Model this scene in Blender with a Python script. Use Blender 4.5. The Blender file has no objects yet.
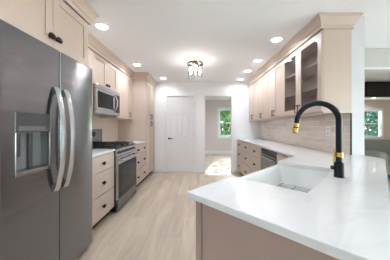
import bpy, bmesh, math, random
from mathutils import Vector, Matrix
random.seed(7)
SC = bpy.context.scene
COL = SC.collection
PI = math.pi
S2 = math.sqrt(2)

# ------------------------------------------------------------ camera, sky, sun, exposure
cam_d = bpy.data.cameras.new('camera'); cam = bpy.data.objects.new('camera', cam_d); COL.objects.link(cam)
cam.location = (0, 0, 1.22); cam.rotation_euler = (PI/2, 0, 0)
cam_d.sensor_width = 36; cam_d.lens = 183/390*36
cam_d.shift_x = -3.5/390; cam_d.shift_y = -3/390
cam_d.clip_start = 0.02; cam_d.clip_end = 500
SC.camera = cam

world = bpy.data.worlds.new('world'); SC.world = world; world.use_nodes = True
wn = world.node_tree.nodes; wl = world.node_tree.links
wn.clear()
wo = wn.new('ShaderNodeOutputWorld'); wb = wn.new('ShaderNodeBackground'); sky = wn.new('ShaderNodeTexSky')
sky.sky_type = 'HOSEK_WILKIE'; sky.turbidity = 4; sky.sun_direction = Vector((.25, 1, .6)).normalized()
hs = wn.new('ShaderNodeHueSaturation'); hs.inputs['Saturation'].default_value = .35      # hazy sky
wl.new(sky.outputs[0], hs.inputs['Color']); wl.new(hs.outputs[0], wb.inputs[0]); wl.new(wb.outputs[0], wo.inputs[0]); wb.inputs[1].default_value = 51.0

sun_d = bpy.data.lights.new('sun', 'SUN'); sun = bpy.data.objects.new('sun', sun_d); COL.objects.link(sun)
sun.rotation_euler = Vector((-.25, -1, -.534)).to_track_quat('-Z', 'Y').to_euler()
sun.location = (3, 12, 9)
sun_d.energy = 8; sun_d.angle = math.radians(.6); sun_d.color = (1, .95, .88)

SC.view_settings.view_transform = 'Standard'
SC.view_settings.look = 'None'
SC.view_settings.gamma = 1
SC.view_settings.use_curve_mapping = False
SC.view_settings.exposure = 1.46
LAMP = 2.1          # watts of one recessed light

# ------------------------------------------------------------ materials
def lin(c):
    return tuple((v/255/12.92 if v/255 <= .04045 else ((v/255+.055)/1.055)**2.4) for v in c)
def mat(name, rgb, rough=.5, metal=0, noise=None, bump=None, aniso=0, spec=.5, coat=0, emit=None):
    m = bpy.data.materials.new(name); m.use_nodes = True
    nt = m.node_tree; n = nt.nodes; l = nt.links
    b = n['Principled BSDF']; c = lin(rgb) + (1,)
    b.inputs['Base Color'].default_value = c
    b.inputs['Roughness'].default_value = rough; b.inputs['Metallic'].default_value = metal
    b.inputs['Specular IOR Level'].default_value = spec
    b.inputs['Anisotropic'].default_value = aniso; b.inputs['Coat Weight'].default_value = coat
    if emit:
        b.inputs['Emission Color'].default_value = lin(emit[0]) + (1,); b.inputs['Emission Strength'].default_value = emit[1]
    tc = n.new('ShaderNodeTexCoord')
    if noise:      # (scale xyz, amount)
        mp = n.new('ShaderNodeMapping'); mp.inputs['Scale'].default_value = noise[0]
        nz = n.new('ShaderNodeTexNoise'); nz.inputs['Scale'].default_value = 1; nz.inputs['Detail'].default_value = 4
        mx = n.new('ShaderNodeMix'); mx.data_type = 'RGBA'
        k = noise[1]
        mx.inputs[6].default_value = tuple(v*(1-k) for v in c[:3]) + (1,)
        mx.inputs[7].default_value = tuple(min(1, v*(1+k)) for v in c[:3]) + (1,)
        l.new(tc.outputs['Object'], mp.inputs[0]); l.new(mp.outputs[0], nz.inputs[0])
        l.new(nz.outputs[0], mx.inputs[0]); l.new(mx.outputs[2], b.inputs['Base Color'])
    if bump:
        mp2 = n.new('ShaderNodeMapping'); mp2.inputs['Scale'].default_value = bump[0]
        nz2 = n.new('ShaderNodeTexNoise'); nz2.inputs['Scale'].default_value = 1
        bp = n.new('ShaderNodeBump'); bp.inputs['Strength'].default_value = bump[1]; bp.inputs['Distance'].default_value = .002
        l.new(tc.outputs['Object'], mp2.inputs[0]); l.new(mp2.outputs[0], nz2.inputs[0])
        l.new(nz2.outputs[0], bp.inputs['Height']); l.new(bp.outputs[0], b.inputs['Normal'])
    return m

M = {}
M['wall'] = mat('white_wall_paint', (240, 242, 245), .6, noise=((3, 3, 3), .01))
M['ceiling'] = mat('ceiling_paint', (248, 249, 251), .8, noise=((2, 2, 2), .01))
M['pink_wall'] = mat('warm_grey_wall_paint', (224, 209, 205), .7, noise=((2, 2, 2), .02))
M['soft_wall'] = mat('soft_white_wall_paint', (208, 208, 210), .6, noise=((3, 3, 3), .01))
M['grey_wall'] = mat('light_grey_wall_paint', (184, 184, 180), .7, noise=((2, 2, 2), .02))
M['trim'] = mat('white_trim_paint', (238, 238, 240), .35, noise=((5, 5, 5), .01))
M['cab'] = mat('greige_cabinet_paint', (202, 183, 170), .38, noise=((14, 14, 3), .03))
M['cab_in'] = mat('cabinet_interior', (214, 200, 190), .5, noise=((6, 6, 30), .04))
M['cab_wood'] = mat('greige_base_front', (202, 185, 174), .42, noise=((60, 60, 5), .09))
M['panel'] = mat('shaded_end_panel', (176, 153, 143), .45, noise=((8, 8, 8), .03))  # the cabinet paint again, darkened to put shade into the colour
M['bronze'] = mat('dark_bronze', (52, 42, 36), .35, .8, noise=((40, 40, 40), .2))
M['pull'] = mat('brushed_pewter', (112, 100, 90), .35, .9, noise=((60, 60, 60), .1))
M['steel'] = mat('brushed_steel', (138, 140, 143), .26, 1, noise=((2, 2, 260), .07), aniso=.75)
M['steel_door'] = mat('brushed_steel_door', (136, 139, 144), .24, 1, noise=((2, 2, 260), .06), aniso=.85, bump=((1.0, .9, 9), 1))
[setattr(n_.inputs['Distance'], 'default_value', .004) for n_ in M['steel_door'].node_tree.nodes if n_.type == 'BUMP']
M['steel_door'].node_tree.nodes['Principled BSDF'].inputs['Anisotropic Rotation'].default_value = .25
M['steel_lt'] = mat('bright_steel', (190, 191, 194), .22, 1, noise=((4, 4, 200), .05), aniso=.4)
M['steel_dk'] = mat('dark_steel', (92, 94, 97), .35, .8, noise=((4, 4, 150), .06))
M['black'] = mat('black_enamel', (20, 20, 22), .3, noise=((9, 9, 9), .2))
M['iron'] = mat('cast_iron', (24, 24, 25), .55, noise=((90, 90, 90), .3))
M['black_glass'] = mat('black_glass', (12, 12, 14), .1, noise=((3, 3, 3), .1), spec=.25)
M['oven_in'] = mat('smoky_oven_glass', (44, 46, 49), .1, noise=((3, 3, 40), .15), spec=.3)
M['gold'] = mat('brushed_gold', (206, 164, 84), .25, 1, noise=((60, 60, 60), .06))
M['faucet'] = mat('matte_black_metal', (21, 27, 33), .3, .5, noise=((30, 30, 30), .1))
M['sink'] = mat('white_fireclay', (240, 240, 240), .15, noise=((4, 4, 4), .01), coat=.3)
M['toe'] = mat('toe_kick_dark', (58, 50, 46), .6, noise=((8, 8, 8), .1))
M['sofa'] = mat('olive_grey_fabric', (152, 153, 142), .9, noise=((120, 120, 120), .12), bump=((300, 300, 300), .4))
M['dark_beam'] = mat('dark_brown_wood', (34, 29, 25), .5, noise=((2, 30, 30), .25))
M['edge_black'] = mat('black_edge_metal', (12, 12, 13), .35, .4, noise=((9, 9, 9), .1))
M['plate'] = mat('white_plastic', (240, 240, 238), .3, noise=((9, 9, 9), .01))
M['cavity'] = mat('grey_dispenser_plastic', (128, 129, 131), .35, .3, noise=((9, 9, 9), .03))
M['disp'] = mat('charcoal_dispenser_panel', (86, 88, 90), .3, .5, noise=((9, 9, 9), .03))
M['slot'] = mat('socket_grey', (205, 205, 205), .4, noise=((9, 9, 9), .02))
M['bark'] = mat('bark', (92, 76, 60), .9, noise=((20, 20, 4), .3), bump=((30, 30, 6), 1))
M['grass'] = mat('lawn', (96, 124, 62), .9, noise=((6, 6, 6), .3))
M['lens'] = mat('lamp_lens', (255, 255, 255), .5, emit=((255, 250, 244), 9), noise=((5, 5, 5), .01))
M['champagne'] = mat('champagne_metal', (212, 200, 176), .3, .9, noise=((9, 9, 9), .03))
M['bulb'] = mat('bulb_glass', (255, 255, 255), .5, emit=((255, 248, 245), 50), noise=((5, 5, 5), .01))
M['bounce_slab'] = mat('pale_bounce_slab', (232, 228, 220), .8, noise=((3, 3, 3), .06))
M['splash'] = mat('beige_stone_backsplash', (214, 196, 180), .35, noise=((5, 5, 5), .05))
M['rubber'] = mat('black_rubber', (28, 28, 28), .8, noise=((9, 9, 9), .1))

def leafmat(name, a, b_):
    m = bpy.data.materials.new(name); m.use_nodes = True; nt = m.node_tree; n = nt.nodes; l = nt.links
    b = n['Principled BSDF']; b.inputs['Roughness'].default_value = .5
    tc = n.new('ShaderNodeTexCoord'); nz = n.new('ShaderNodeTexNoise'); nz.inputs['Scale'].default_value = 2.5
    mx = n.new('ShaderNodeMix'); mx.data_type = 'RGBA'
    mx.inputs[6].default_value = lin(a) + (1,); mx.inputs[7].default_value = lin(b_) + (1,)
    l.new(tc.outputs['Object'], nz.inputs[0]); l.new(nz.outputs[0], mx.inputs[0]); l.new(mx.outputs[2], b.inputs['Base Color'])
    tr = n.new('ShaderNodeBsdfTranslucent'); l.new(mx.outputs[2], tr.inputs[0])
    ms = n.new('ShaderNodeMixShader'); ms.inputs[0].default_value = .3
    l.new(b.outputs[0], ms.inputs[1]); l.new(tr.outputs[0], ms.inputs[2]); l.new(ms.outputs[0], n['Material Output'].inputs[0])
    return m
M['leaf'] = leafmat('leaves', (18, 48, 22), (62, 96, 40))
M['leaf_blue'] = leafmat('blue_green_leaves', (12, 44, 42), (38, 82, 66))

def glassmat(name, tint, refl, rough=0):
    m = bpy.data.materials.new(name); m.use_nodes = True; nt = m.node_tree; n = nt.nodes; l = nt.links
    n.remove(n['Principled BSDF'])
    t = n.new('ShaderNodeBsdfTransparent'); t.inputs[0].default_value = tint + (1,)
    g = n.new('ShaderNodeBsdfGlossy'); g.inputs['Roughness'].default_value = rough
    lw = n.new('ShaderNodeLayerWeight'); lw.inputs[0].default_value = .5
    pw = n.new('ShaderNodeMath'); pw.operation = 'POWER'; pw.inputs[1].default_value = 4.5
    l.new(lw.outputs['Facing'], pw.inputs[0])
    mt = n.new('ShaderNodeMath'); mt.operation = 'MULTIPLY_ADD'; mt.inputs[1].default_value = .5*refl; mt.inputs[2].default_value = .035*refl
    ms = n.new('ShaderNodeMixShader')
    l.new(pw.outputs[0], mt.inputs[0]); l.new(mt.outputs[0], ms.inputs[0])
    l.new(t.outputs[0], ms.inputs[1]); l.new(g.outputs[0], ms.inputs[2]); l.new(ms.outputs[0], n['Material Output'].inputs[0])
    return m
M['glass'] = glassmat('window_glass', (.93, .97, .96), 1)
M['cab_glass'] = glassmat('cabinet_glass', (.86, .86, .86), 1)
M['crystal'] = glassmat('crystal', (.93, .93, .93), 2.5, .05)

def quartz():
    m = mat('white_quartz', (228, 228, 230), .13, coat=.2)
    nt = m.node_tree; n = nt.nodes; l = nt.links; b = n['Principled BSDF']
    tc = n.new('ShaderNodeTexCoord'); nz = n.new('ShaderNodeTexNoise'); nz.inputs['Scale'].default_value = 3.5; nz.inputs['Detail'].default_value = 8
    nz.inputs['Distortion'].default_value = 1.2
    r = n.new('ShaderNodeValToRGB'); e = r.color_ramp.elements
    e[0].position = .47; e[0].color = lin((228, 228, 230)) + (1,)
    e[1].position = .53; e[1].color = lin((228, 228, 230)) + (1,)
    x = e.new(.5); x.color = lin((222, 222, 225)) + (1,)
    l.new(tc.outputs['Object'], nz.inputs[0]); l.new(nz.outputs[0], r.inputs[0]); l.new(r.outputs[0], b.inputs['Base Color'])
    return m
M['quartz'] = quartz()

def brickmat(name, c1, c2, mortar, axes, bw, bh, ms, rough, grain=None, bumpd=.001, offset=.5, spec=.5):
    m = mat(name, c1, rough, spec=spec); nt = m.node_tree; n = nt.nodes; l = nt.links; b = n['Principled BSDF']
    tc = n.new('ShaderNodeTexCoord'); sp_ = n.new('ShaderNodeSeparateXYZ'); mp = n.new('ShaderNodeCombineXYZ')
    br = n.new('ShaderNodeTexBrick'); br.inputs['Scale'].default_value = 1; br.offset = offset
    br.inputs['Color1'].default_value = lin(c1) + (1,); br.inputs['Color2'].default_value = lin(c2) + (1,); br.inputs['Mortar'].default_value = lin(mortar) + (1,)
    br.inputs['Brick Width'].default_value = bw; br.inputs['Row Height'].default_value = bh; br.inputs['Mortar Size'].default_value = ms
    br.inputs['Mortar Smooth'].default_value = .3
    l.new(tc.outputs['Object'], sp_.inputs[0]); l.new(sp_.outputs[axes[0]], mp.inputs[0]); l.new(sp_.outputs[axes[1]], mp.inputs[1]); l.new(mp.outputs[0], br.inputs[0])
    out = br.outputs[0]
    if grain:
        mp2 = n.new('ShaderNodeMapping'); mp2.inputs['Scale'].default_value = grain[0]
        nz = n.new('ShaderNodeTexNoise'); nz.inputs['Scale'].default_value = 1; nz.inputs['Detail'].default_value = 6; nz.inputs['Distortion'].default_value = .6
        r = n.new('ShaderNodeMapRange'); r.inputs[1].default_value = .3; r.inputs[2].default_value = .7; r.inputs[3].default_value = 1-grain[1]; r.inputs[4].default_value = 1+grain[1]*.5
        mx = n.new('ShaderNodeVectorMath'); mx.operation = 'SCALE'
        l.new(tc.outputs['Object'], mp2.inputs[0]); l.new(mp2.outputs[0], nz.inputs[0]); l.new(nz.outputs[0], r.inputs[0])
        l.new(out, mx.inputs[0]); l.new(r.outputs[0], mx.inputs['Scale']); out = mx.outputs[0]
    l.new(out, b.inputs['Base Color'])
    bp = n.new('ShaderNodeBump'); bp.invert = True; bp.inputs['Distance'].default_value = bumpd; bp.inputs['Strength'].default_value = .6
    l.new(br.outputs['Fac'], bp.inputs['Height']); l.new(bp.outputs[0], b.inputs['Normal'])
    return m
M['floor'] = brickmat('oak_plank_floor', (206, 189, 172), (194, 177, 160), (174, 160, 147), (1, 0), 1.25, .19, .0025, .38, ((9, 1.3, 1), .22), .0006, .37)
M['tile'] = brickmat('beige_subway_tile', (244, 231, 220), (228, 212, 200), (250, 246, 240), (1, 2), .3, .0765, .004, .25, ((5, 3, 30), .08), .0015)

# ------------------------------------------------------------ mesh helpers
class MB:
    def __init__(s): s.bm = bmesh.new()
    def box(s, a, b):
        x0, y0, z0 = a; x1, y1, z1 = b
        v = [s.bm.verts.new(p) for p in ((x0,y0,z0),(x1,y0,z0),(x1,y1,z0),(x0,y1,z0),(x0,y0,z1),(x1,y0,z1),(x1,y1,z1),(x0,y1,z1))]
        for f in ((0,3,2,1),(4,5,6,7),(0,1,5,4),(1,2,6,5),(2,3,7,6),(3,0,4,7)): s.bm.faces.new([v[i] for i in f])
        return s
    def prism(s, pts, z0, z1, axis='z'):
        def P(p, t):
            if axis == 'z': return (p[0], p[1], t)
            if axis == 'x': return (t, p[0], p[1])
            return (p[0], t, p[1])
        lo = [s.bm.verts.new(P(p, z0)) for p in pts]; hi = [s.bm.verts.new(P(p, z1)) for p in pts]
        n = len(pts); s.bm.faces.new(lo); s.bm.faces.new(hi)
        for i in range(n): s.bm.faces.new((lo[i], lo[(i+1)%n], hi[(i+1)%n], hi[i]))
        return s
    def tube(s, path, r, seg=12, closed=False, caps=True):
        path = [Vector(p) for p in path]; n = len(path)
        rr = r if isinstance(r, (list, tuple)) else [r]*n
        up = None; rings = []
        for i, p in enumerate(path):
            if closed: t = (path[(i+1)%n]-path[i-1]).normalized()
            else: t = (path[min(i+1, n-1)]-path[max(i-1, 0)]).normalized()
            if up is None:
                up = Vector((0, 0, 1)) if abs(t.z) < .9 else Vector((1, 0, 0))
            a = t.cross(up).normalized(); up = a.cross(t).normalized()
            rings.append([s.bm.verts.new(p + (a*math.cos(2*PI*k/seg)+up*math.sin(2*PI*k/seg))*rr[i]) for k in range(seg)])
        m = n if closed else n-1
        for i in range(m):
            A, B = rings[i], rings[(i+1)%n]
            for k in range(seg): s.bm.faces.new((A[k], A[(k+1)%seg], B[(k+1)%seg], B[k]))
        if caps and not closed:
            s.bm.faces.new(rings[0]); s.bm.faces.new(rings[-1])
        return s
    def lathe(s, prof, c=(0, 0, 0), axis='z', seg=20, sx=1, sy=1):
        rings = []
        for r, h in prof:
            ring = []
            for k in range(seg):
                a = 2*PI*k/seg; u = r*math.cos(a)*sx; v = r*math.sin(a)*sy
                p = {'z': (u, v, h), 'y': (u, h, v), 'x': (h, u, v)}[axis]
                ring.append(s.bm.verts.new((p[0]+c[0], p[1]+c[1], p[2]+c[2])))
            rings.append(ring)
        for A, B in zip(rings, rings[1:]):
            for k in range(seg): s.bm.faces.new((A[k], A[(k+1)%seg], B[(k+1)%seg], B[k]))
        s.bm.faces.new(rings[0]); s.bm.faces.new(rings[-1])
        return s
    def build(s, name, m, parent=None, smooth=False, bevel=0, label=None):
        bmesh.ops.recalc_face_normals(s.bm, faces=s.bm.faces)
        me = bpy.data.meshes.new(name); s.bm.to_mesh(me); s.bm.free()
        me.materials.append(m)
        o = bpy.data.objects.new(name, me); COL.objects.link(o)
        if smooth:
            for p in me.polygons: p.use_smooth = True
            md = o.modifiers.new('es', 'EDGE_SPLIT'); md.split_angle = math.radians(40)
        if bevel:
            md = o.modifiers.new('bevel', 'BEVEL'); md.width = bevel; md.segments = 2; md.limit_method = 'ANGLE'; md.angle_limit = math.radians(40)
        if parent: o.parent = parent
        if label: o['label'] = label
        return o
def thing(name, label, cat, loc=(0, 0, 0), rz=0, group=None):
    o = bpy.data.objects.new(name, None); COL.objects.link(o); o.empty_display_size = .1
    o.location = loc; o.rotation_euler = (0, 0, rz); o['label'] = label; o['category'] = cat
    if group: o['group'] = group
    return o
def tag(o, label, cat, group=None, kind=None):
    o['label'] = label; o['category'] = cat
    if group: o['group'] = group
    if kind: o['kind'] = kind
    return o
def struct(name, mb, m, bevel=0):
    o = mb.build(name, m, bevel=bevel); o['kind'] = 'structure'; return o
def dw(d1, d2, z=0):                # the 45 degree peninsula frame
    return ((d1+d2)/S2, (d2-d1)/S2, z)
LEFT = PI/2; RIGHT = -PI/2; DIAG = -PI/4

# ------------------------------------------------------------ the setting
H = 2.44; YB = 4.93; YF = 8.27; XL = -1.83; XW = 1.683; XW2 = 1.825; YW = 2.012; XR = 9.3; Y0 = -3.0; XE = 5.2; HY = 2.83
struct('floor', MB().box((XL-.12, Y0-.12, -.1), (XE+.12, HY+.12, 0)).box((XL-.12, HY+.12, -.1), (XR+.12, YF+.12, 0)), M['floor'])
struct('ceiling', MB().box((XL-.12, Y0-.12, H), (XE+.12, HY+.12, H+.12)).box((XL-.12, HY+.12, H), (XR+.12, YF+.12, H+.12)), M['ceiling'])
struct('wall_left', MB().box((XL-.12, Y0, 0), (XL, YF, H)), M['wall'])
DX0, DX1, OX0, OX1, DH = -.872, -.125, .175, .89, 2.055
wb_ = MB()
wb_.box((XL, YB, 0), (DX0, YB+.12, H)).box((DX1, YB, 0), (OX0, YB+.12, H)).box((OX1, YB, 0), (XW2, YB+.12, H))
wb_.box((DX0, YB, DH), (DX1, YB+.12, H)).box((OX0, YB, DH), (OX1, YB+.12, H))
struct('wall_back', wb_, M['wall'])
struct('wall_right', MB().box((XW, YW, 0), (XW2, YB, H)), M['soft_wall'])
def wall_holes_x(x0, x1, y0, y1, holes):       # wall running along x with window holes
    mb = MB(); x = x0
    for a, b, z0, z1 in holes:
        mb.box((x, y0, 0), (a, y1, H)); mb.box((a, y0, 0), (b, y1, z0)); mb.box((a, y0, z1), (b, y1, H)); x = b
    mb.box((x, y0, 0), (x1, y1, H)); return mb
W1 = (.93, 1.79, .78, 2.03); W2 = (7.42, 8.28, .76, 1.99)
W_FILL = (-1.8, 1.7, .08, 2.05)  # out-of-view window, added to let in soft fill daylight
struct('wall_far', wall_holes_x(XL, XR, YF, YF+.12, [W1, W2]), M['pink_wall'])
struct('wall_front', MB().box((XL, Y0-.12, 0), (XE, Y0, H)), M['wall'])
we = MB()                        # unseen side wall, its wide window added for fill light
we.box((XE, Y0, 0), (XE+.12, W_FILL[0], H)).box((XE, W_FILL[1], 0), (XE+.12, HY, H)).box((XE, W_FILL[0], 0), (XE+.12, W_FILL[1], W_FILL[2])).box((XE, W_FILL[0], W_FILL[3]), (XE+.12, W_FILL[1], H))
struct('wall_side', we, M['wall'])
struct('sky_blocker', MB().box((XE+.12, Y0, 2.2), (XE+1.4, HY, 2.3)), M['wall'])   # unseen overhang, added to keep high sky light off the countertop
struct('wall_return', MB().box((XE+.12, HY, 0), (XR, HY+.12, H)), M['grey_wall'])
struct('wall_east', MB().box((XR, HY, 0), (XR+.12, YF, H)), M['pink_wall'])
def window(n, w, y0, y1, inner):
    x0, x1, z0, z1 = w
    fr = MB(); c = .07; yi = inner
    s = -1 if inner == y0 else 1
    a, b = sorted((yi, yi+s*.02))
    fr.box((x0-c, a, z1), (x1+c, b, z1+c)).box((x0-c, a, z0-c), (x1+c, b, z0)).box((x0-c, a, z0), (x0, b, z1)).box((x1, a, z0), (x1+c, b, z1))
    fr.box((x0, y0, z0), (x0+.025, y1, z1)).box((x1-.025, y0, z0), (x1, y1, z1)).box((x0, y0, z1-.025), (x1, y1, z1)).box((x0, y0, z0), (x1, y1, z0+.025))
    o = fr.build('window_%d' % n, M['trim']); o['kind'] = 'structure'
    zm = (z0+z1)/2; ym = (y0+y1)/2
    sa = MB(); t = .035
    for za, zb, yy in ((z0+.025, zm+.02, ym-.03), (zm-.02, z1-.025, ym)):
        sa.box((x0+.025, yy, za), (x1-.025, yy+.03, za+t)).box((x0+.025, yy, zb-t), (x1-.025, yy+.03, zb))
        sa.box((x0+.025, yy, za+t), (x0+.025+t, yy+.03, zb-t)).box((x1-.025-t, yy, za+t), (x1-.025, yy+.03, zb-t))
    sa.build('sash', M['trim'], o)
    for za, zb, yy in ((z0+.06, zm-.015, ym-.017), (zm+.015, z1-.06, ym+.013)):
        MB().box((x0+.06, yy, za), (x1-.06, yy+.004, zb)).build('pane', M['glass'], o)
    return o
window(1, W1, YF, YF+.12, YF); window(2, W2, YF, YF+.12, YF)
w_fill = window(3, (W_FILL[0], W_FILL[1], W_FILL[2], W_FILL[3]), 0, .12, .12)     # built along x, then turned into the side wall
w_fill.rotation_euler = (0, 0, PI/2); w_fill.location = (XE+.12, 0, 0)
for cx, cy, cz, sx_, sz_, rot in (((W1[0]+W1[1])/2, YF+.2, (W1[2]+W1[3])/2, W1[1]-W1[0], W1[3]-W1[2], (-PI/2, 0, 0)),
                                  ((W2[0]+W2[1])/2, YF+.2, (W2[2]+W2[3])/2, W2[1]-W2[0], W2[3]-W2[2], (-PI/2, 0, 0)),
                                  (XE+.2, (W_FILL[0]+W_FILL[1])/2, (W_FILL[2]+W_FILL[3])/2, W_FILL[3]-W_FILL[2], W_FILL[1]-W_FILL[0], (0, PI/2, 0))):   # sky portals that guide daylight sampling
    pd = bpy.data.lights.new('portal', 'AREA'); pd.shape = 'RECTANGLE'; pd.size = sx_; pd.size_y = sz_; pd.cycles.is_portal = True
    po = bpy.data.objects.new('portal', pd); COL.objects.link(po); po.location = (cx, cy, cz); po.rotation_euler = rot
# header over the opening to the sitting room, and the dark lintel further back
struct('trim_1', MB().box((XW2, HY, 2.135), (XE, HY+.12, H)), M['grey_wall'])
struct('trim_2', MB().box((XW2, HY-.012, 2.115), (XE, HY+.132, 2.135)), M['trim'])
struct('trim_3', MB().box((4.53, YB, 2.04), (XR, YB+.14, H)), M['dark_beam'])
struct('trim_4', MB().box((4.49, YB-.01, 2.04), (4.53, YB+.15, H)).box((4.53, YB-.01, 2.40), (XR, YB, H)).box((4.53, YB-.01, 2.04), (XR, YB, 2.06)), M['edge_black'])
# baseboards
def base(name, boxes, h=.105):
    mb = MB()
    for a, b in boxes: mb.box((a[0], a[1], 0), (b[0], b[1], h))
    return struct(name, mb, M['trim'], .003)
base('baseboard_back', [((-1.19, YB-.014), (DX0-.075, YB)), ((DX1+.075, YB-.014), (OX0, YB)), ((OX1, YB-.014), (1.0, YB))])
base('baseboard_far', [((XL, YF-.014), (XR, YF))], .15)
base('baseboard_left', [((XL, Y0), (XL+.014, .9))])
base('baseboard_right', [((XW2, YW+.02), (XW2+.014, YB))])
# the six panel door
d = MB(); dy = YB+.02
DXa, DXb = DX0+.012, DX1-.012
cols = [(DXa+.105, (DXa+DXb)/2-.05), ((DXa+DXb)/2+.05, DXb-.105)]
rows = [(.235, .83), (.96, 1.60), (1.70, 1.93)]
d.box((DXa, dy+.014, .012), (DXb, dy+.04, DH-.012))
xs = [DXa, cols[0][0], cols[0][1], cols[1][0], cols[1][1], DXb]
for i in (0, 2, 4): d.box((xs[i], dy-.008, .012), (xs[i+1], dy+.014, DH-.012))
zs = [.012, rows[0][0], rows[0][1], rows[1][0], rows[1][1], rows[2][0], rows[2][1], DH-.012]
for c0, c1 in cols:
    for i in (0, 2, 4, 6): d.box((c0, dy-.008, zs[i]), (c1, dy+.014, zs[i+1]))
door = d.build('door_1', M['trim']); door['kind'] = 'structure'
p = MB()
for c0, c1 in cols:
    for r0, r1 in rows:
        p.box((c0+.035, dy+.001, r0+.035), (c1-.035, dy+.014, r1-.035))
p.build('raised_panel', M['trim'], door, bevel=.004)
kx = DXa+.065
k = MB().lathe([(.028, 0), (.028, -.008), (.012, -.012), (.012, -.045)], (kx, dy, .91), 'y')
k.tube([(kx-.005, dy-.045, .91), (kx+.03, dy-.047, .912), (kx+.1, dy-.045, .91)], .011)
k.build('door_handle', M['edge_black'], door, True)
for z in (.28, 1.02, 1.83):
    MB().tube([(DXb+.004, dy-.006, z-.045), (DXb+.004, dy-.006, z+.045)], .008, 8).build('hinge', M['pull'], door, True)
cs = MB(); c = .065; y = YB-.016
cs.box((DX0-c, y, 0), (DX0+.008, YB, DH+c)).box((DX1-.008, y, 0), (DX1+c, YB, DH+c)).box((DX0+.008, y, DH-.008), (DX1-.008, YB, DH+c))
cs.box((DX0, YB, 0), (DX0+.01, YB+.12, DH)).box((DX1-.01, YB, 0), (DX1, YB+.12, DH)).box((DX0+.01, YB, DH-.01), (DX1-.01, YB+.12, DH))
struct('trim_5', cs, M['trim'], .003)
# tile on the two side walls
struct('trim_6', MB().box((XW-.009, YW+.004, .914), (XW, YB, 1.373)), M['tile'])
struct('trim_7', MB().box((XW-.012, YW-.004, .914), (XW+.002, YW+.004, 1.373)), M['edge_black'])
struct('trim_8', MB().box((XL, 1.9, .914), (XL+.009, 4.14, 1.9)), M['splash'])
struct('ground', MB().box((-60, YF+.12, -.4), (60, 80, -.3)), M['grass'])
struct('bounce_ground', MB().box((XE+.12, -60, -.4), (60, HY, -.05)), M['bounce_slab'])  # unseen pale slab, added to bounce daylight up to the ceiling

# ------------------------------------------------------------ countertops, peninsula, sink
E = (1.03, 1.03+.655*S2)
def cut(pts, z0, z1, name, m, label, cat):
    o = MB().prism(pts, z0, z1).build(name, m, bevel=.003); return tag(o, label, cat)
rcounter = [dw(-.655, .578)[:2], dw(.026, .578)[:2], (1.79, 1.79-.026*S2), (1.79, YW-.003), (XW-.003, YW-.003), (XW-.012, YW+.006), (XW-.012, YB-.003),
            (1.03, YB-.003), E, dw(-.655, 1.662)[:2], dw(-.245, 1.662)[:2], dw(-.245, .957)[:2], dw(-.655, .957)[:2]]
cut(rcounter, .884, .914, 'countertop', M['quartz'], 'white quartz countertop of the angled peninsula and the run under the glass cabinets', 'countertop')
cut([(-1.17, 1.93), (-1.17, 2.572), (XL+.011, 2.572), (XL+.011, 1.93)], .884, .914, 'countertop', M['quartz'], 'short white countertop between the refrigerator and the range', 'countertop')
cut([(-1.17, 3.338), (-1.17, 4.137), (XL+.011, 4.137), (XL+.011, 3.338)], .884, .914, 'countertop', M['quartz'], 'white countertop between the range and the tall pantry', 'countertop')

def knob(parent, x, z, y=-.02, m=None):
    return MB().lathe([(.008, 0), (.007, -.012), (.012, -.016), (.019, -.022), (.019, -.028), (.012, -.034), (.003, -.036)], (x, y, z), 'y', 16, 1.75, 1.2).build('knob', m or M['bronze'], parent, True)
def pull(parent, x, z0, z1, y=-.02, m=None):
    mb = MB().tube([(x, y, z0+.012), (x, y-.028, z0+.012)], .005, 8).tube([(x, y, z1-.012), (x, y-.028, z1-.012)], .005, 8)
    mb.box((x-.006, y-.036, z0), (x+.006, y-.026, z1))
    mb.box((x-.009, y-.004, z0), (x+.009, y, z0+.024)).box((x-.009, y-.004, z1-.024), (x+.009, y, z1))
    return mb.build('handle', m or M['pull'], parent, bevel=.0015)
def shaker(parent, x0, x1, z0, z1, m=None, s=.065, glass=False, name='door'):
    m = m or M['cab']; g = .0015; x0 += g; x1 -= g; z0 += g; z1 -= g
    mb = MB()
    mb.box((x0, -.02, z0), (x0+s, 0, z1)).box((x1-s, -.02, z0), (x1, 0, z1)).box((x0+s, -.02, z0), (x1-s, 0, z0+s)).box((x0+s, -.02, z1-s), (x1-s, 0, z1))
    if not glass: mb.box((x0+s, -.011, z0+s), (x1-s, -.001, z1-s))
    o = mb.build(name, m, parent, bevel=.0015)
    if glass: MB().box((x0+s-.004, -.012, z0+s-.004), (x1-s+.004, -.008, z1-s+.004)).build('pane', M['cab_glass'], o)
    return o
def slab(parent, x0, x1, z0, z1, m, name='drawer'):
    g = .0035
    return MB().box((x0+g, -.02, z0+g), (x1-g, 0, z1-g)).build(name, m, parent, bevel=.002)
def carcass(parent, w, dep, z0, z1, m, toe=False):
    mb = MB().box((0, .001, z0), (w, dep, z1))
    o = mb.build('body', m, parent)
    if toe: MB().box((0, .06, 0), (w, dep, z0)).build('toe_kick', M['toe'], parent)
    return o
DZ = [(.105, .39), (.39, .675), (.675, .872)]
KZ = [.247, .535, .773]
def drawer_unit(loc, rz, w, label, group, m=None, dep=.6):
    t = thing('drawer_cabinet', label, 'cabinet', loc, rz, group)
    carcass(t, w, .575, .1, .882, m or M['cab_wood'], True)
    for (a, b), kz in zip(DZ, KZ):
        dr = slab(t, .004, w-.004, a, b, m or M['cab_wood']); knob(dr, w/2, kz)
    return t
GL = 'drawer cabinets along the left wall'; GR = 'drawer cabinets along the right wall'
drawer_unit((-1.20, 1.935, 0), LEFT, .635, 'greige three-drawer cabinet between the refrigerator and the range', GL)
drawer_unit((-1.20, 3.34, 0), LEFT, .40, 'greige three-drawer cabinet right beside the far side of the range', GL)
drawer_unit((-1.20, 3.74, 0), LEFT, .398, 'greige three-drawer cabinet touching the tall pantry', GL)
XF = 1.06
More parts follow.
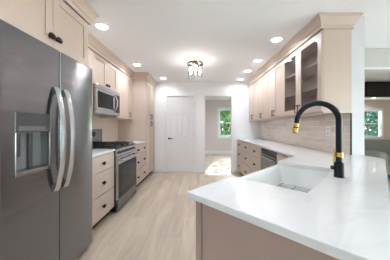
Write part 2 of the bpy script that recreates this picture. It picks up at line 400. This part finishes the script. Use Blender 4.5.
drawer_unit((XF, 4.91, 0), RIGHT, .62, 'taupe three-drawer cabinet at the doorway end of the right run', GR)
drawer_unit((XF, 4.29, 0), RIGHT, .62, 'taupe three-drawer cabinet in the middle of the right run', GR)
drawer_unit((XF, 3.67, 0), RIGHT, .615, 'taupe three-drawer cabinet next to the dishwasher', GR)
# corner cabinet between dishwasher and peninsula
t = thing('corner_cabinet', 'plain taupe corner cabinet between dishwasher and sink', 'cabinet', (XF, 2.44, 0), RIGHT)
MB().prism([(.002, .001), (.44, .001), (.44, .55), (.002, .55)], .1, .882).build('body', M['cab_wood'], t)
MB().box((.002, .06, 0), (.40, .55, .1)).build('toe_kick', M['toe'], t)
slab(t, .004, .436, .105, .872, M['cab_wood'], 'filler_panel')
# dishwasher
t = thing('dishwasher', 'stainless steel dishwasher with a black top strip under the right counter', 'dishwasher', (XF, 3.048, 0), RIGHT)
MB().box((.003, .01, .1), (.597, .56, .876)).build('body', M['black'], t)
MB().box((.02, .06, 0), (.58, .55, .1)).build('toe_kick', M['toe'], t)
dd = MB().box((.006, -.025, .115), (.582, .008, .80)).build('door', M['steel'], t, bevel=.004)
MB().box((.006, -.018, .835), (.594, .008, .874)).build('control_strip', M['black_glass'], t, bevel=.002)
MB().box((.006, -.005, .80), (.594, .008, .835)).build('recess', M['black'], t)
hh = MB().tube([(.07, -.025, .755), (.07, -.052, .755), (.52, -.052, .755), (.52, -.025, .755)], .008, 10).build('handle', M['steel_lt'], dd, True)
# peninsula base (45 degrees)
t = thing('peninsula_cabinet', 'angled taupe peninsula base cabinet under the sink counter in the foreground', 'cabinet', dw(-.625, .608), DIAG)
# local: x = d1+.625, y = d2-.608
LW = .60
MB().box((.036, .006, .0), (LW, .024, .882)).build('end_panel', M['panel'], t)
MB().box((0, -.002, 0), (.034, .05, .882)).build('corner_stile', M['panel'], t, bevel=.0015)
MB().box((0, .05, .1), (.018, .322, .882)).build('side_panel', M['cab_wood'], t)
MB().box((.018, .024, .1), (LW, 1.3, .12)).build('bottom', M['cab_in'], t)
MB().box((.05, .06, 0), (.07, 1.3, .1)).build('toe_kick', M['toe'], t)
MB().box((LW-.018, .024, .12), (LW, 1.86, .882)).build('back_panel', M['panel'], t)
MB().box((0, 1.08, .1), (.018, 1.24, .882)).build('side_panel', M['cab_wood'], t)
for a in (.35, .703):
    g = MB(); b = a+.35
    g.box((0, a, .105), (.02, a+.06, .62)).box((0, b-.06, .105), (.02, b, .62)).box((0, a+.06, .105), (.02, b-.06, .165)).box((0, a+.06, .56), (.02, b-.06, .62)).box((.009, a+.06, .165), (.018, b-.06, .56))
    o = g.build('door', M['cab'], t, bevel=.0015)
    kx = b-.03 if a < .5 else a+.03
    MB().lathe([(.008, 0), (.007, -.012), (.019, -.022), (.019, -.028), (.003, -.036)], (0, kx, .55), 'x').build('knob', M['bronze'], o, True)
# farmhouse sink
t = thing('farmhouse_sink', 'white apron-front farmhouse sink set into the angled peninsula', 'sink', dw(-.672, .935, .64), DIAG)
sx, sy, sh = .45, .75, .244; wx0, wx1, wy0, wy1, zb = .03, .432, .017, .733, .07
s_ = MB(); bm = s_.bm
def rr(x0, x1, y0, y1, r, n=5):
    pts = []
    for cx, cy, a0 in ((x1-r, y1-r, 0), (x0+r, y1-r, PI/2), (x0+r, y0+r, PI), (x1-r, y0+r, 1.5*PI)):
        for i in range(n+1):
            a = a0+PI/2*i/n; pts.append((cx+r*math.cos(a), cy+r*math.sin(a)))
    return pts
loops = [(rr(.004, sx-.004, .004, sy-.004, .012), 0), (rr(0, sx, 0, sy, .012), .01), (rr(0, sx, 0, sy, .012), sh-.006), (rr(.004, sx-.004, .004, sy-.004, .012), sh),
         (rr(wx0-.004, wx1+.004, wy0-.004, wy1+.004, .03), sh), (rr(wx0, wx1, wy0, wy1, .03), sh-.008), (rr(wx0+.006, wx1-.006, wy0+.006, wy1-.006, .03), zb+.03), (rr(wx0+.03, wx1-.03, wy0+.03, wy1-.03, .03), zb)]
VR = [[bm.verts.new((x, y, z)) for x, y in L] for L, z in loops]
for A, B in zip(VR, VR[1:]):
    for i in range(len(A)): bm.faces.new((A[i], A[(i+1)%len(A)], B[(i+1)%len(B)], B[i]))
bm.faces.new(VR[0]); bm.faces.new(VR[-1])
s_.build('basin', M['sink'], t, True)
MB().lathe([(.045, zb+.0005), (.045, zb+.004), (.03, zb+.003), (.028, zb+.001)], (.25, .375, 0), 'z').build('drain', M['steel_dk'], t, True)
g = MB(); gz = zb+.022
for i in range(15):
    yy = .06+i*.045; g.tube([(.06, yy, gz), (.405, yy, gz)], .0028, 6)
for xx in (.06, .175, .29, .405): g.tube([(xx, .06, gz-.004), (xx, .69, gz-.004)], .0035, 6)
for xx in (.06, .405):
    for yy in (.08, .67): g.tube([(xx, yy, zb), (xx, yy, gz)], .005, 6)
tag(g.build('sink_grid', M['steel_lt'], None, True), 'wire bottom grid lying inside the white farmhouse sink', 'sink grid').location = dw(-.672, .935, .641)
bpy.data.objects['sink_grid'].rotation_euler = (0, 0, DIAG)

# faucet
t = thing('kitchen_faucet', 'tall black gooseneck faucet with brass-gold ring and spray tip behind the sink', 'faucet', dw(-.184, 1.400, .914), DIAG)
MB().lathe([(.029, 0), (.029, .003), (.0265, .005), (.0265, .086), (.022, .09), (.019, .093)], seg=24).build('base', M['faucet'], t, True)
R_ = .118; zc = .343
path = [(0, 0, .09), (0, 0, .2), (0, 0, .3)] + [(-R_+R_*math.cos(a), 0, zc+R_*math.sin(a)) for a in [PI*i/20 for i in range(0, 21)]]
path += [(-2*R_-.002, 0, zc-.012)]
MB().tube(path, .0172, 16).build('spout', M['faucet'], t, True)
a = Vector((-2*R_-.002, 0, zc-.010))
def dn(k): return a + Vector((-.012*k/.07, 0, -k))
sp = MB().tube([dn(0), dn(.012)], .0178, 16).tube([dn(.012), dn(.05), dn(.062)], [.0145, .0165, .0175], 16).build('spray_head', M['gold'], t, True, label='brass-gold spray head')
MB().tube([dn(.026), dn(.034)], .0168, 16).build('button_band', M['faucet'], sp, True)
MB().tube([dn(.062), dn(.068)], .014, 16).build('nozzle', M['faucet'], sp, True)
MB().lathe([(.0185, .122), (.0235, .124), (.0235, .150), (.0185, .152)], seg=24).build('collar', M['gold'], t, True, label='brass-gold collar')
MB().box((-.0285, -.006, .075), (-.0195, .006, .165)).build('hose_clip', M['gold'], t, bevel=.002, label='brass-gold clip')
MB().tube([(-.018, -.012, .055), (-.034, -.024, .058)], .0125, 14).build('lever', M['faucet'], t, True)

# ------------------------------------------------------------ refrigerator
t = thing('refrigerator', 'stainless steel side-by-side refrigerator with water dispenser on the left', 'refrigerator', (-1.085, .985, 0), LEFT)
MB().box((.004, .078, .05), (.901, .725, 1.79)).build('body', M['steel_dk'], t)
MB().box((.01, .05, .0), (.895, .40, .05)).build('kick_grille', M['black'], t)
FZ0, FZ1 = .052, 1.812
def rprof(x0, x1, y0, y1, rl, rrr, n=5):
    pts = []
    for i in range(n+1):
        a_ = PI+PI/2*i/n; pts.append((x0+rl+rl*math.cos(a_), y0+rl+rl*math.sin(a_)))
    for i in range(n+1):
        a_ = 1.5*PI+PI/2*i/n; pts.append((x1-rrr+rrr*math.cos(a_), y0+rrr+rrr*math.sin(a_)))
    return pts + [(x1, y1), (x0, y1)]
hx0, hx1, hz0, hz1, hzm = .094, .352, .925, 1.312, 1.186
ld = MB()
ld.prism(rprof(0, hx0, 0, .07, .02, .0002), FZ0, FZ1).prism(rprof(hx1, .447, 0, .07, .0002, .012), FZ0, FZ1)
ld.box((hx0, 0, FZ0), (hx1, .07, hz0)).box((hx0, 0, hz1), (hx1, .07, FZ1))
ldo = ld.build('door', M['steel_door'], t)
MB().prism(rprof(.453, .905, 0, .07, .012, .028, 8), FZ0, FZ1).build('door', M['steel_door'], t, True)
rdo = [o for o in t.children if o.name.startswith('door')][-1]
for x, par in ((.400, ldo), (.500, rdo)):
    hb = MB(); n = 22
    prev = None
    for i in range(n+1):
        f = i/n; z = .74+.78*f; b = math.sin(PI*f)**.7 if 0 < f < 1 else 0
        y = -.012-.058*b; w = .021
        ring = [hb.bm.verts.new(p) for p in ((x-w, y+.006, z), (x-w*.5, y-.008, z), (x+w*.5, y-.008, z), (x+w, y+.006, z), (x+w*.5, y+.012, z), (x-w*.5, y+.012, z))]
        if prev:
            for k_ in range(6): hb.bm.faces.new((prev[k_], prev[(k_+1)%6], ring[(k_+1)%6], ring[k_]))
        else: hb.bm.faces.new(ring)
        prev = ring
    hb.bm.faces.new(prev)
    hb.box((x-.015, -.010, .742), (x+.015, .0, .79)).box((x-.015, -.010, 1.47), (x+.015, .0, 1.518))
    hb.build('handle', M['steel_lt'], par, True)
ds = MB()      # dispenser housing
ds.box((hx0, .063, hz0), (hx1, .07, hzm)).box((hx0, .002, hz0), (hx0+.004, .063, hzm)).box((hx1-.004, .002, hz0), (hx1, .063, hzm)).box((hx0+.004, .002, hz0), (hx1-.004, .063, hz0+.004))
dso = ds.build('dispenser', M['cavity'], ldo)
MB().box((hx0+.001, -.003, hzm), (hx1-.001, .062, hz1-.001)).build('control_panel', M['disp'], dso, bevel=.003)
MB().box((hx0+.02, -.0045, 1.195), (hx1-.02, -.002, 1.225)).build('button_strip', M['steel'], dso)
MB().box((hx0, -.007, hz0-.004), (hx1, .002, hz0+.016)).box((hx1-.012, -.006, hz0), (hx1, .003, hzm)).box((hx0, -.006, hz0), (hx0+.008, .003, hzm)).build('bezel', M['steel_lt'], dso, bevel=.002, label='bright steel surround')
MB().box((hx0+.03, .045, 1.03), (hx0+.085, .055, 1.18)).box((hx0+.14, .04, .95), (hx0+.165, .06, 1.18)).build('paddle', M['disp'], dso, bevel=.003)
MB().box((hx0+.012, .008, hz0+.016), (hx1-.014, .06, hz0+.024)).build('drip_tray', M['steel'], dso)

# ------------------------------------------------------------ range
t = thing('gas_range', 'stainless steel gas range with black glass oven door along the left wall', 'range', (-1.15, 2.575, 0), LEFT)
W = .76
MB().box((.002, .02, .03), (W-.002, .64, .905)).build('body', M['black'], t)
for x in (.05, W-.05):
    for y in (.06, .58): MB().lathe([(.02, 0), (.02, .03)], (x, y, 0), seg=12).build('foot', M['rubber'], t)
MB().box((0, .0, .905), (W, .60, .925)).build('cooktop', M['black'], t, bevel=.003)
cp = MB().prism([(-.005, .80), (.02, .80), (.02, .905), (.012, .905)], .002, W-.002, 'x').build('control_panel', M['steel_lt'], t, bevel=.002)
for i in range(5):
    MB().lathe([(.021, .003), (.021, -.006), (.017, -.010), (.016, -.03), (.012, -.033)], (.10+i*.14, 0, .852), 'y', 18).build('knob', M['steel_dk'], cp, True)
od = MB().box((.004, -.02, .69), (W-.004, .018, .797)).box((.004, -.02, .185), (.05, .018, .69)).box((W-.05, -.02, .185), (W-.004, .018, .69)).box((.05, -.02, .185), (W-.05, .018, .22)).build('oven_door', M['steel_lt'], t, bevel=.002)
MB().box((.012, -.0225, .195), (W-.012, -.02, .685)).build('door_glass', M['black_glass'], od)
MB().box((.10, -.0235, .27), (W-.10, -.0224, .62)).build('window', M['oven_in'], od)
MB().tube([(.05, -.02, .745), (.05, -.062, .745), (W-.05, -.062, .745), (W-.05, -.02, .745)], .012, 12).build('handle', M['steel_lt'], od, True)
MB().box((.004, -.018, .032), (W-.004, .018, .178)).build('drawer', M['steel'], t, bevel=.003)
bg = MB().box((0, .602, .905), (W, .652, 1.185)).build('backguard', M['steel'], t, bevel=.004)
MB().box((.23, .599, 1.06), (.53, .602, 1.14)).build('display', M['black_glass'], bg)
for i, (x, y, r) in enumerate(((.15, .15, .045), (.15, .45, .035), (.38, .30, .05), (.61, .15, .04), (.61, .45, .04))):
    MB().lathe([(r, .925), (r, .935), (r*.7, .937), (r*.7, .943), (r*.4, .944)], (x, y, 0), seg=20).build('burner', M['iron'], t, True)
for x0 in (.02, .265, .51):
    g = MB(); x1 = x0+.23; z = .958; b = .007
    for xx in (x0, x1-2*b): g.box((xx, .03, z-.012), (xx+2*b, .58, z))
    for yy in (.03, .295, .566): g.box((x0, yy, z-.012), (x1, yy+2*b, z))
    for yy in (.16, .43): g.box((x0, yy, z-.010), (x1, yy+b, z))
    g.box(((x0+x1)/2-b/2, .03, z-.010), ((x0+x1)/2+b/2, .58, z))
    for xx in (x0, x1-2*b):
        for yy in (.03, .566): g.box((xx, yy, .925), (xx+2*b, yy+2*b, z-.01))
    g.build('grate', M['iron'], t, bevel=.002)

# ------------------------------------------------------------ microwave
t = thing('microwave', 'stainless steel over-the-range microwave with black window under the left cabinets', 'microwave', (-1.446, 2.575, 1.42), LEFT)
MB().box((.002, .022, .0), (W-.002, .37, .415)).build('body', M['steel_dk'], t)
dr = MB().box((.002, -.012, .05), (.56, .02, .355)).build('door', M['steel_lt'], t, bevel=.004)
MB().box((.035, -.0145, .085), (.50, -.012, .32)).build('window', M['black_glass'], dr)
MB().box((.565, -.012, .05), (W-.002, .02, .355)).build('control_panel', M['black_glass'], t, bevel=.004)
MB().box((.002, -.012, .357), (W-.002, .02, .415)).build('vent_strip', M['steel_lt'], t, bevel=.003)
MB().box((.002, -.012, .0), (W-.002, .02, .048)).build('bottom_strip', M['steel_lt'], t, bevel=.003)
hp = [(.555, -.012, .07)] + [(.555, -.012-.045*math.sin(PI*i/10)**.6, .07+.27*i/10) for i in range(1, 10)] + [(.555, -.012, .34)]
MB().tube(hp, .011, 10).build('handle', M['steel_lt'], dr, True)
for x in (.2, .56): MB().box((x-.05, .05, -.003), (x+.05, .12, .001)).build('task_light', M['slot'], t)

# ------------------------------------------------------------ wall and tall cabinets
GU = 'upper cabinets along the left wall'
t = thing('upper_cabinet', 'deep two-door cabinet above the refrigerator', 'cabinet', (-1.16, .98, 0), LEFT, GU)
carcass(t, .92, .66, 1.835, 2.30, M['cab'])
a = shaker(t, 0, .455, 1.838, 2.285); knob(a, .455-.035, 1.917); b = shaker(t, .455, .91, 1.838, 2.285); knob(b, .455+.035, 1.917)
tag(MB().box((-1.82, 1.903, 0), (-1.161, 1.921, 2.30)).build('filler_board', M['cab']), 'tall greige board closing the far side of the refrigerator', 'board')
t = thing('upper_cabinet', 'two-door upper cabinet between refrigerator panel and microwave', 'cabinet', (-1.50, 1.925, 0), LEFT, GU)
carcass(t, .645, .32, 1.39, 2.30, M['cab'])
a = shaker(t, 0, .322, 1.393, 2.285); pull(a, .29, 1.42, 1.53); b = shaker(t, .322, .645, 1.393, 2.285); pull(b, .355, 1.42, 1.53)
t = thing('upper_cabinet', 'short two-door cabinet directly above the microwave', 'cabinet', (-1.50, 2.573, 0), LEFT, GU)
carcass(t, .764, .32, 1.838, 2.30, M['cab'])
a = shaker(t, 0, .382, 1.842, 2.285); knob(a, .35, 1.885); b = shaker(t, .382, .764, 1.842, 2.285); knob(b, .414, 1.885)
t = thing('upper_cabinet', 'tall single-door upper cabinet between microwave and pantry', 'cabinet', (-1.50, 3.34, 0), LEFT, GU)
carcass(t, .797, .32, 1.39, 2.30, M['cab'])
a = shaker(t, .0, .60, 1.393, 2.285); pull(a, .565, 1.42, 1.53)
MB().box((.603, -.02, 1.393), (.797, 0, 2.285)).build('filler_panel', M['cab'], t)
t = thing('pantry_cabinet', 'floor-to-ceiling pantry cabinet with two tiers of doors by the back wall', 'cabinet', (-1.20, 4.14, 0), LEFT)
carcass(t, .785, .625, .1, 2.30, M['cab'], True)
for z0, z1, h0, h1 in ((.105, 1.385, 1.24, 1.36), (1.39, 2.285, 1.41, 1.53)):
    a = shaker(t, .0, .385, z0, z1); pull(a, .355, h0, h1); b = shaker(t, .385, .77, z0, z1); pull(b, .415, h0, h1)
# right wall
GW = 'upper cabinets along the right wall'
XU = 1.37
def right_upper(y1, w, label):
    t = thing('upper_cabinet', label, 'cabinet', (XU, y1, 0), RIGHT, GW)
    carcass(t, w, XW-XU-.002, 1.375, 2.30, M['cab'])
    a = shaker(t, 0, w/2, 1.393, 2.285, s=.06); pull(a, w/2-.03, 1.41, 1.52); b = shaker(t, w/2, w, 1.393, 2.285, s=.06); pull(b, w/2+.03, 1.41, 1.52)
right_upper(4.90, .68, 'solid two-door upper cabinet at the doorway end of the right run')
right_upper(4.22, .62, 'solid two-door upper cabinet in the middle of the right run')
right_upper(3.60, .65, 'solid two-door upper cabinet touching the glass-door cabinet')
t = thing('glass_door_cabinet', 'upper cabinet with two glass doors and empty shelves in the right run', 'cabinet', (XU, 2.948, 0), RIGHT, GW)
w = .938; dep = XW-XU-.002
MB().box((0, .001, 1.375), (.018, dep, 2.30)).box((w-.018, .001, 1.375), (w, dep, 2.30)).box((.018, .001, 1.375), (w-.018, dep, 1.395)).box((.018, .001, 2.28), (w-.018, dep, 2.30)).build('body', M['cab'], t)
MB().box((.018, dep-.006, 1.395), (w-.018, dep, 2.28)).build('back_panel', M['cab_in'], t)
MB().box((w/2-.02, .001, 1.395), (w/2+.02, .02, 2.28)).build('centre_stile', M['cab'], t)
for z in (1.68, 1.975): MB().box((.018, .022, z), (w-.018, dep-.006, z+.018)).build('shelf', M['cab'], t)
a = shaker(t, 0, w/2, 1.393, 2.285, glass=True); pull(a, w/2-.035, 1.41, 1.52); b = shaker(t, w/2, w, 1.393, 2.285, glass=True); pull(b, w/2+.035, 1.41, 1.52)

# crown mouldings swept along the cabinet tops
def crown(path, side, label, closed_ends=True):
    prof = [(0, 2.295), (.010, 2.295), (.010, 2.335), (.020, 2.345), (.030, 2.372), (.050, 2.405), (.062, 2.415), (.062, 2.438), (0, 2.438)]
    mb = MB(); P_ = [Vector(p) for p in path]; n = len(P_); rings = []
    for i in range(n):
        dirs = []
        if i > 0: dirs.append((P_[i]-P_[i-1]).normalized())
        if i < n-1: dirs.append((P_[i+1]-P_[i]).normalized())
        ns = [Vector((d_.y, -d_.x))*side for d_ in dirs]
        m_ = sum(ns, Vector((0, 0))).normalized(); m_ = m_/m_.dot(ns[0])
        rings.append([mb.bm.verts.new((P_[i].x+m_.x*o, P_[i].y+m_.y*o, z)) for o, z in prof])
    k_ = len(prof)
    for A, B in zip(rings, rings[1:]):
        for j in range(k_): mb.bm.faces.new((A[j], A[(j+1)%k_], B[(j+1)%k_], B[j]))
    mb.bm.faces.new(rings[0]); mb.bm.faces.new(rings[-1])
    return tag(mb.build('crown_moulding', M['cab'], bevel=0), label, 'moulding', 'crown mouldings on the cabinets')
crown([(-1.14, .98), (-1.14, 1.923), (-1.48, 1.923), (-1.48, 4.138), (-1.18, 4.138), (-1.18, 4.926)], 1, 'greige crown moulding stepping along the tops of the left cabinets')
crown([(XU-.02, 4.926), (XU-.02, 2.008), (1.692, 2.008), (1.692, 2.0115)], 1, 'greige crown moulding along the tops of the right cabinets')

# ------------------------------------------------------------ lights
def downlight(x, y, label, energy=LAMP):
    t = thing('recessed_light', label, 'ceiling light', (x, y, H), 0, 'recessed ceiling lights')
    mb = MB()
    prof = [(.062, -.001), (.066, -.008), (.082, -.006), (.085, -.001)]
    rings = [[mb.bm.verts.new((r*math.cos(2*PI*k/28), r*math.sin(2*PI*k/28), h)) for k in range(28)] for r, h in prof]
    for A, B in zip(rings, rings[1:]+rings[:1]):
        for k in range(28): mb.bm.faces.new((A[k], A[(k+1)%28], B[(k+1)%28], B[k]))
    mb.build('trim_ring', M['trim'], t, True)
    MB().lathe([(.0615, -.0005), (.0615, -.004)], seg=28).build('lens', M['lens'], t)
    ld_ = bpy.data.lights.new('lamp', 'AREA'); ld_.shape = 'DISK'; ld_.size = .12; ld_.energy = energy; ld_.spread = math.radians(150); ld_.color = (.85, .93, 1)
    lo = bpy.data.objects.new('lamp', ld_); COL.objects.link(lo); lo.parent = t; lo.location = (0, 0, -.007)
for x, y, l_ in [(-1.17, 2.22, 'recessed light nearest the refrigerator cabinet crown'), (-1.2, 3.57, 'recessed light beside the left upper cabinets above the range'),
               (-.88, 4.56, 'recessed light closest to the pantry and the white door'),
               (1.087, 2.55, 'nearest and largest of the four recessed lights along the right cabinets'), (1.087, 3.36, 'second nearest of the four recessed lights along the right cabinets'),
               (1.07, 3.99, 'third of the four recessed lights along the right cabinets'), (1.067, 4.65, 'farthest of the four recessed lights along the right cabinets'),
               (7.38, 7.7, 'recessed light far off in the sitting room above the window')]:
    downlight(x, y, l_, LAMP*(.6 if 4.5 < y < 5 else .9 if x > 1 and x < 2 else 1.1))
for x, y, l_ in [(-.2, .9, 'added fill downlight over the aisle beside the camera'), (1.0, -.6, 'added fill downlight behind the peninsula'),
                 (-.6, -1.3, 'added fill downlight at the rear of the kitchen'), (3.6, -.8, 'added fill downlight in the sitting area beyond the peninsula'), (4.6, 2.0, 'added fill downlight in the middle of the sitting room'),
                 (1.0, 6.6, 'added fill downlight in the dining room beyond the doorway'), (4.4, 6.8, 'added fill downlight between dining room and sitting room')]:
    downlight(x, y, l_, LAMP*(2.6 if y > 5 else 1))  # out-of-view downlights, added to brighten the rooms
# flush crystal fixture
t = thing('flush_ceiling_light', 'round bronze flush ceiling light with hanging crystal rods and bright bulbs', 'ceiling light', (-.06, 3.36, H), 0)
MB().lathe([(.11, -.001), (.11, -.015), (.09, -.028), (.03, -.034)], seg=28).build('canopy', M['champagne'], t, True)
mb = MB()
prof = [(.132, -.052), (.145, -.052), (.147, -.074), (.132, -.076)]
rings = [[mb.bm.verts.new((r*math.cos(2*PI*k/36), r*math.sin(2*PI*k/36), h)) for k in range(36)] for r, h in prof]
for A, B in zip(rings, rings[1:]+rings[:1]):
    for k in range(36): mb.bm.faces.new((A[k], A[(k+1)%36], B[(k+1)%36], B[k]))
for k in range(3):
    a_ = k*PI/3; mb.tube([(.125*math.cos(a_), .125*math.sin(a_), -.07), (-.125*math.cos(a_), -.125*math.sin(a_), -.07)], .006, 8)
mb.tube([(0, 0, -.02), (0, 0, -.075)], .02, 10)
mb.build('ring', M['bronze'], t, True)
for k in range(3):
    a_ = -PI/2+k*2*PI/3; x, y = .098*math.cos(a_), .098*math.sin(a_)
    so = MB().tube([(x, y, -.068), (x, y, -.106)], .011, 10).build('socket', M['bronze'], t, True)
    MB().lathe([(.006, -.105), (.009, -.115), (.0095, -.20), (.007, -.225), (.002, -.232)], (x, y, 0), seg=12).build('bulb', M['bulb'], so, True)
for k in range(20):
    a_ = 2*PI*k/20; r = .132; L = .22+.04*(k % 2)
    MB().lathe([(.002, -.09), (.005, -.095), (.005, -.085-L), (.001, -.095-L)], (r*math.cos(a_), r*math.sin(a_), 0), seg=6).build('crystal_rod', M['crystal'], t)

# ------------------------------------------------------------ outlet and switch
t = thing('wall_outlet', 'white double outlet on the beige tile backsplash', 'outlet', (XW-.009, 2.36, 1.165), RIGHT)
MB().box((-.036, -.005, -.058), (.036, 0, .058)).build('cover_plate', M['plate'], t, bevel=.002)
for z in (-.026, .026): MB().box((-.016, -.0065, z-.014), (.016, -.005, z+.014)).build('socket', M['slot'], t)
t = thing('light_switch', 'white light switch on the back wall between pantry and door', 'switch', (-1.03, YB, 1.14), 0)
MB().box((-.036, -.005, -.058), (.036, 0, .058)).build('cover_plate', M['plate'], t, bevel=.002)
MB().box((-.015, -.008, -.03), (.015, -.005, .03)).build('rocker', M['plate'], t)

# ------------------------------------------------------------ sofa
t = thing('sofa', 'olive-grey upholstered sofa in the sitting room beyond the wall end', 'sofa', (4.2, 4.25, 0), 0)
MB().box((.02, .02, .10), (2.28, .92, .30)).build('base', M['sofa'], t, bevel=.02)
for x in (.22, 1.15): MB().box((x, .0, .30), (x+.92, .70, .47)).build('seat_cushion', M['sofa'], t, bevel=.04)
for x in (.22, 1.15): MB().prism([(.58, .46), (.76, .46), (.86, .86), (.72, .88)], x, x+.92, 'x').build('back_cushion', M['sofa'], t, bevel=.04)
MB().box((.02, .78, .30), (2.28, .94, .80)).build('backrest', M['sofa'], t, bevel=.03)
for x in (0, 2.08): MB().box((x, .0, .10), (x+.22, .93, .62)).build('arm', M['sofa'], t, bevel=.04)
for x in (.08, 2.16):
    for y in (.08, .82): MB().box((x, y, 0), (x+.05, y+.05, .10)).build('leg', M['dark_beam'], t)

# ------------------------------------------------------------ trees outside
def crown_mesh(blobs, n, size, m, parent):
    mb = MB(); bm = mb.bm
    for i in range(n):
        bx, by, bz, br = random.choice(blobs)
        v = Vector((random.gauss(0, 1), random.gauss(0, 1), random.gauss(0, 1))).normalized()*br*random.random()**.4
        c = Vector((bx, by, bz))+Vector((v.x, v.y, v.z*.85))
        a = Vector((random.gauss(0, 1), random.gauss(0, 1), random.gauss(0, 1))).normalized()
        b = a.orthogonal().normalized(); s = size*random.uniform(.6, 1.3)
        bm.faces.new([bm.verts.new(c+a*s), bm.verts.new(c+b*s*.45), bm.verts.new(c-a*s), bm.verts.new(c-b*s*.45)])
    return mb.build('foliage', m, parent)
def tree(x, y, h, r, n, size, label, m, low=.3):
    t = thing('tree', label, 'tree', (x, y, -.3), random.random()*6, 'trees outside the windows')
    MB().tube([(0, 0, 0), (.03, .02, h*.3), (-.03, .05, h*.6), (.02, 0, h*.85)], [.13, .10, .07, .03], 10).build('trunk', M['bark'], t, True)
    br = MB(); blobs = []
    for k in range(9):
        a_ = k*2.4; hh_ = h*(low+(.95-low)*k/8); rr_ = r*(1-.5*k/8)*.6
        p_ = (rr_*math.cos(a_), rr_*math.sin(a_), hh_)
        br.tube([(0, 0, hh_*.75), p_], [.035, .012], 6); blobs.append(p_ + (r*(.62-.2*k/8),))
    br.build('branches', M['bark'], t, True)
    crown_mesh(blobs, n, size, m, t)
tree(2.1, 13.2, 3.9, 1.3, 5000, .12, 'leafy green tree seen through the dining room window', M['leaf'], .12)
tree(3.5, 16.2, 6.4, 1.9, 2500, .15, 'taller loose tree standing behind the dining room window tree', M['leaf'], .2)
tree(.2, 18.5, 6.0, 1.9, 3600, .17, 'bushy tree at the left behind the dining room window tree', M['leaf_blue'], .15)
tree(12.2, 13.2, 5.2, 1.7, 6000, .13, 'blue-green tree seen through the sitting room window', M['leaf_blue'], .1)
tree(15.4, 17.2, 6.5, 2.0, 4500, .17, 'bright green tree beyond the sitting room window', M['leaf'], .15)
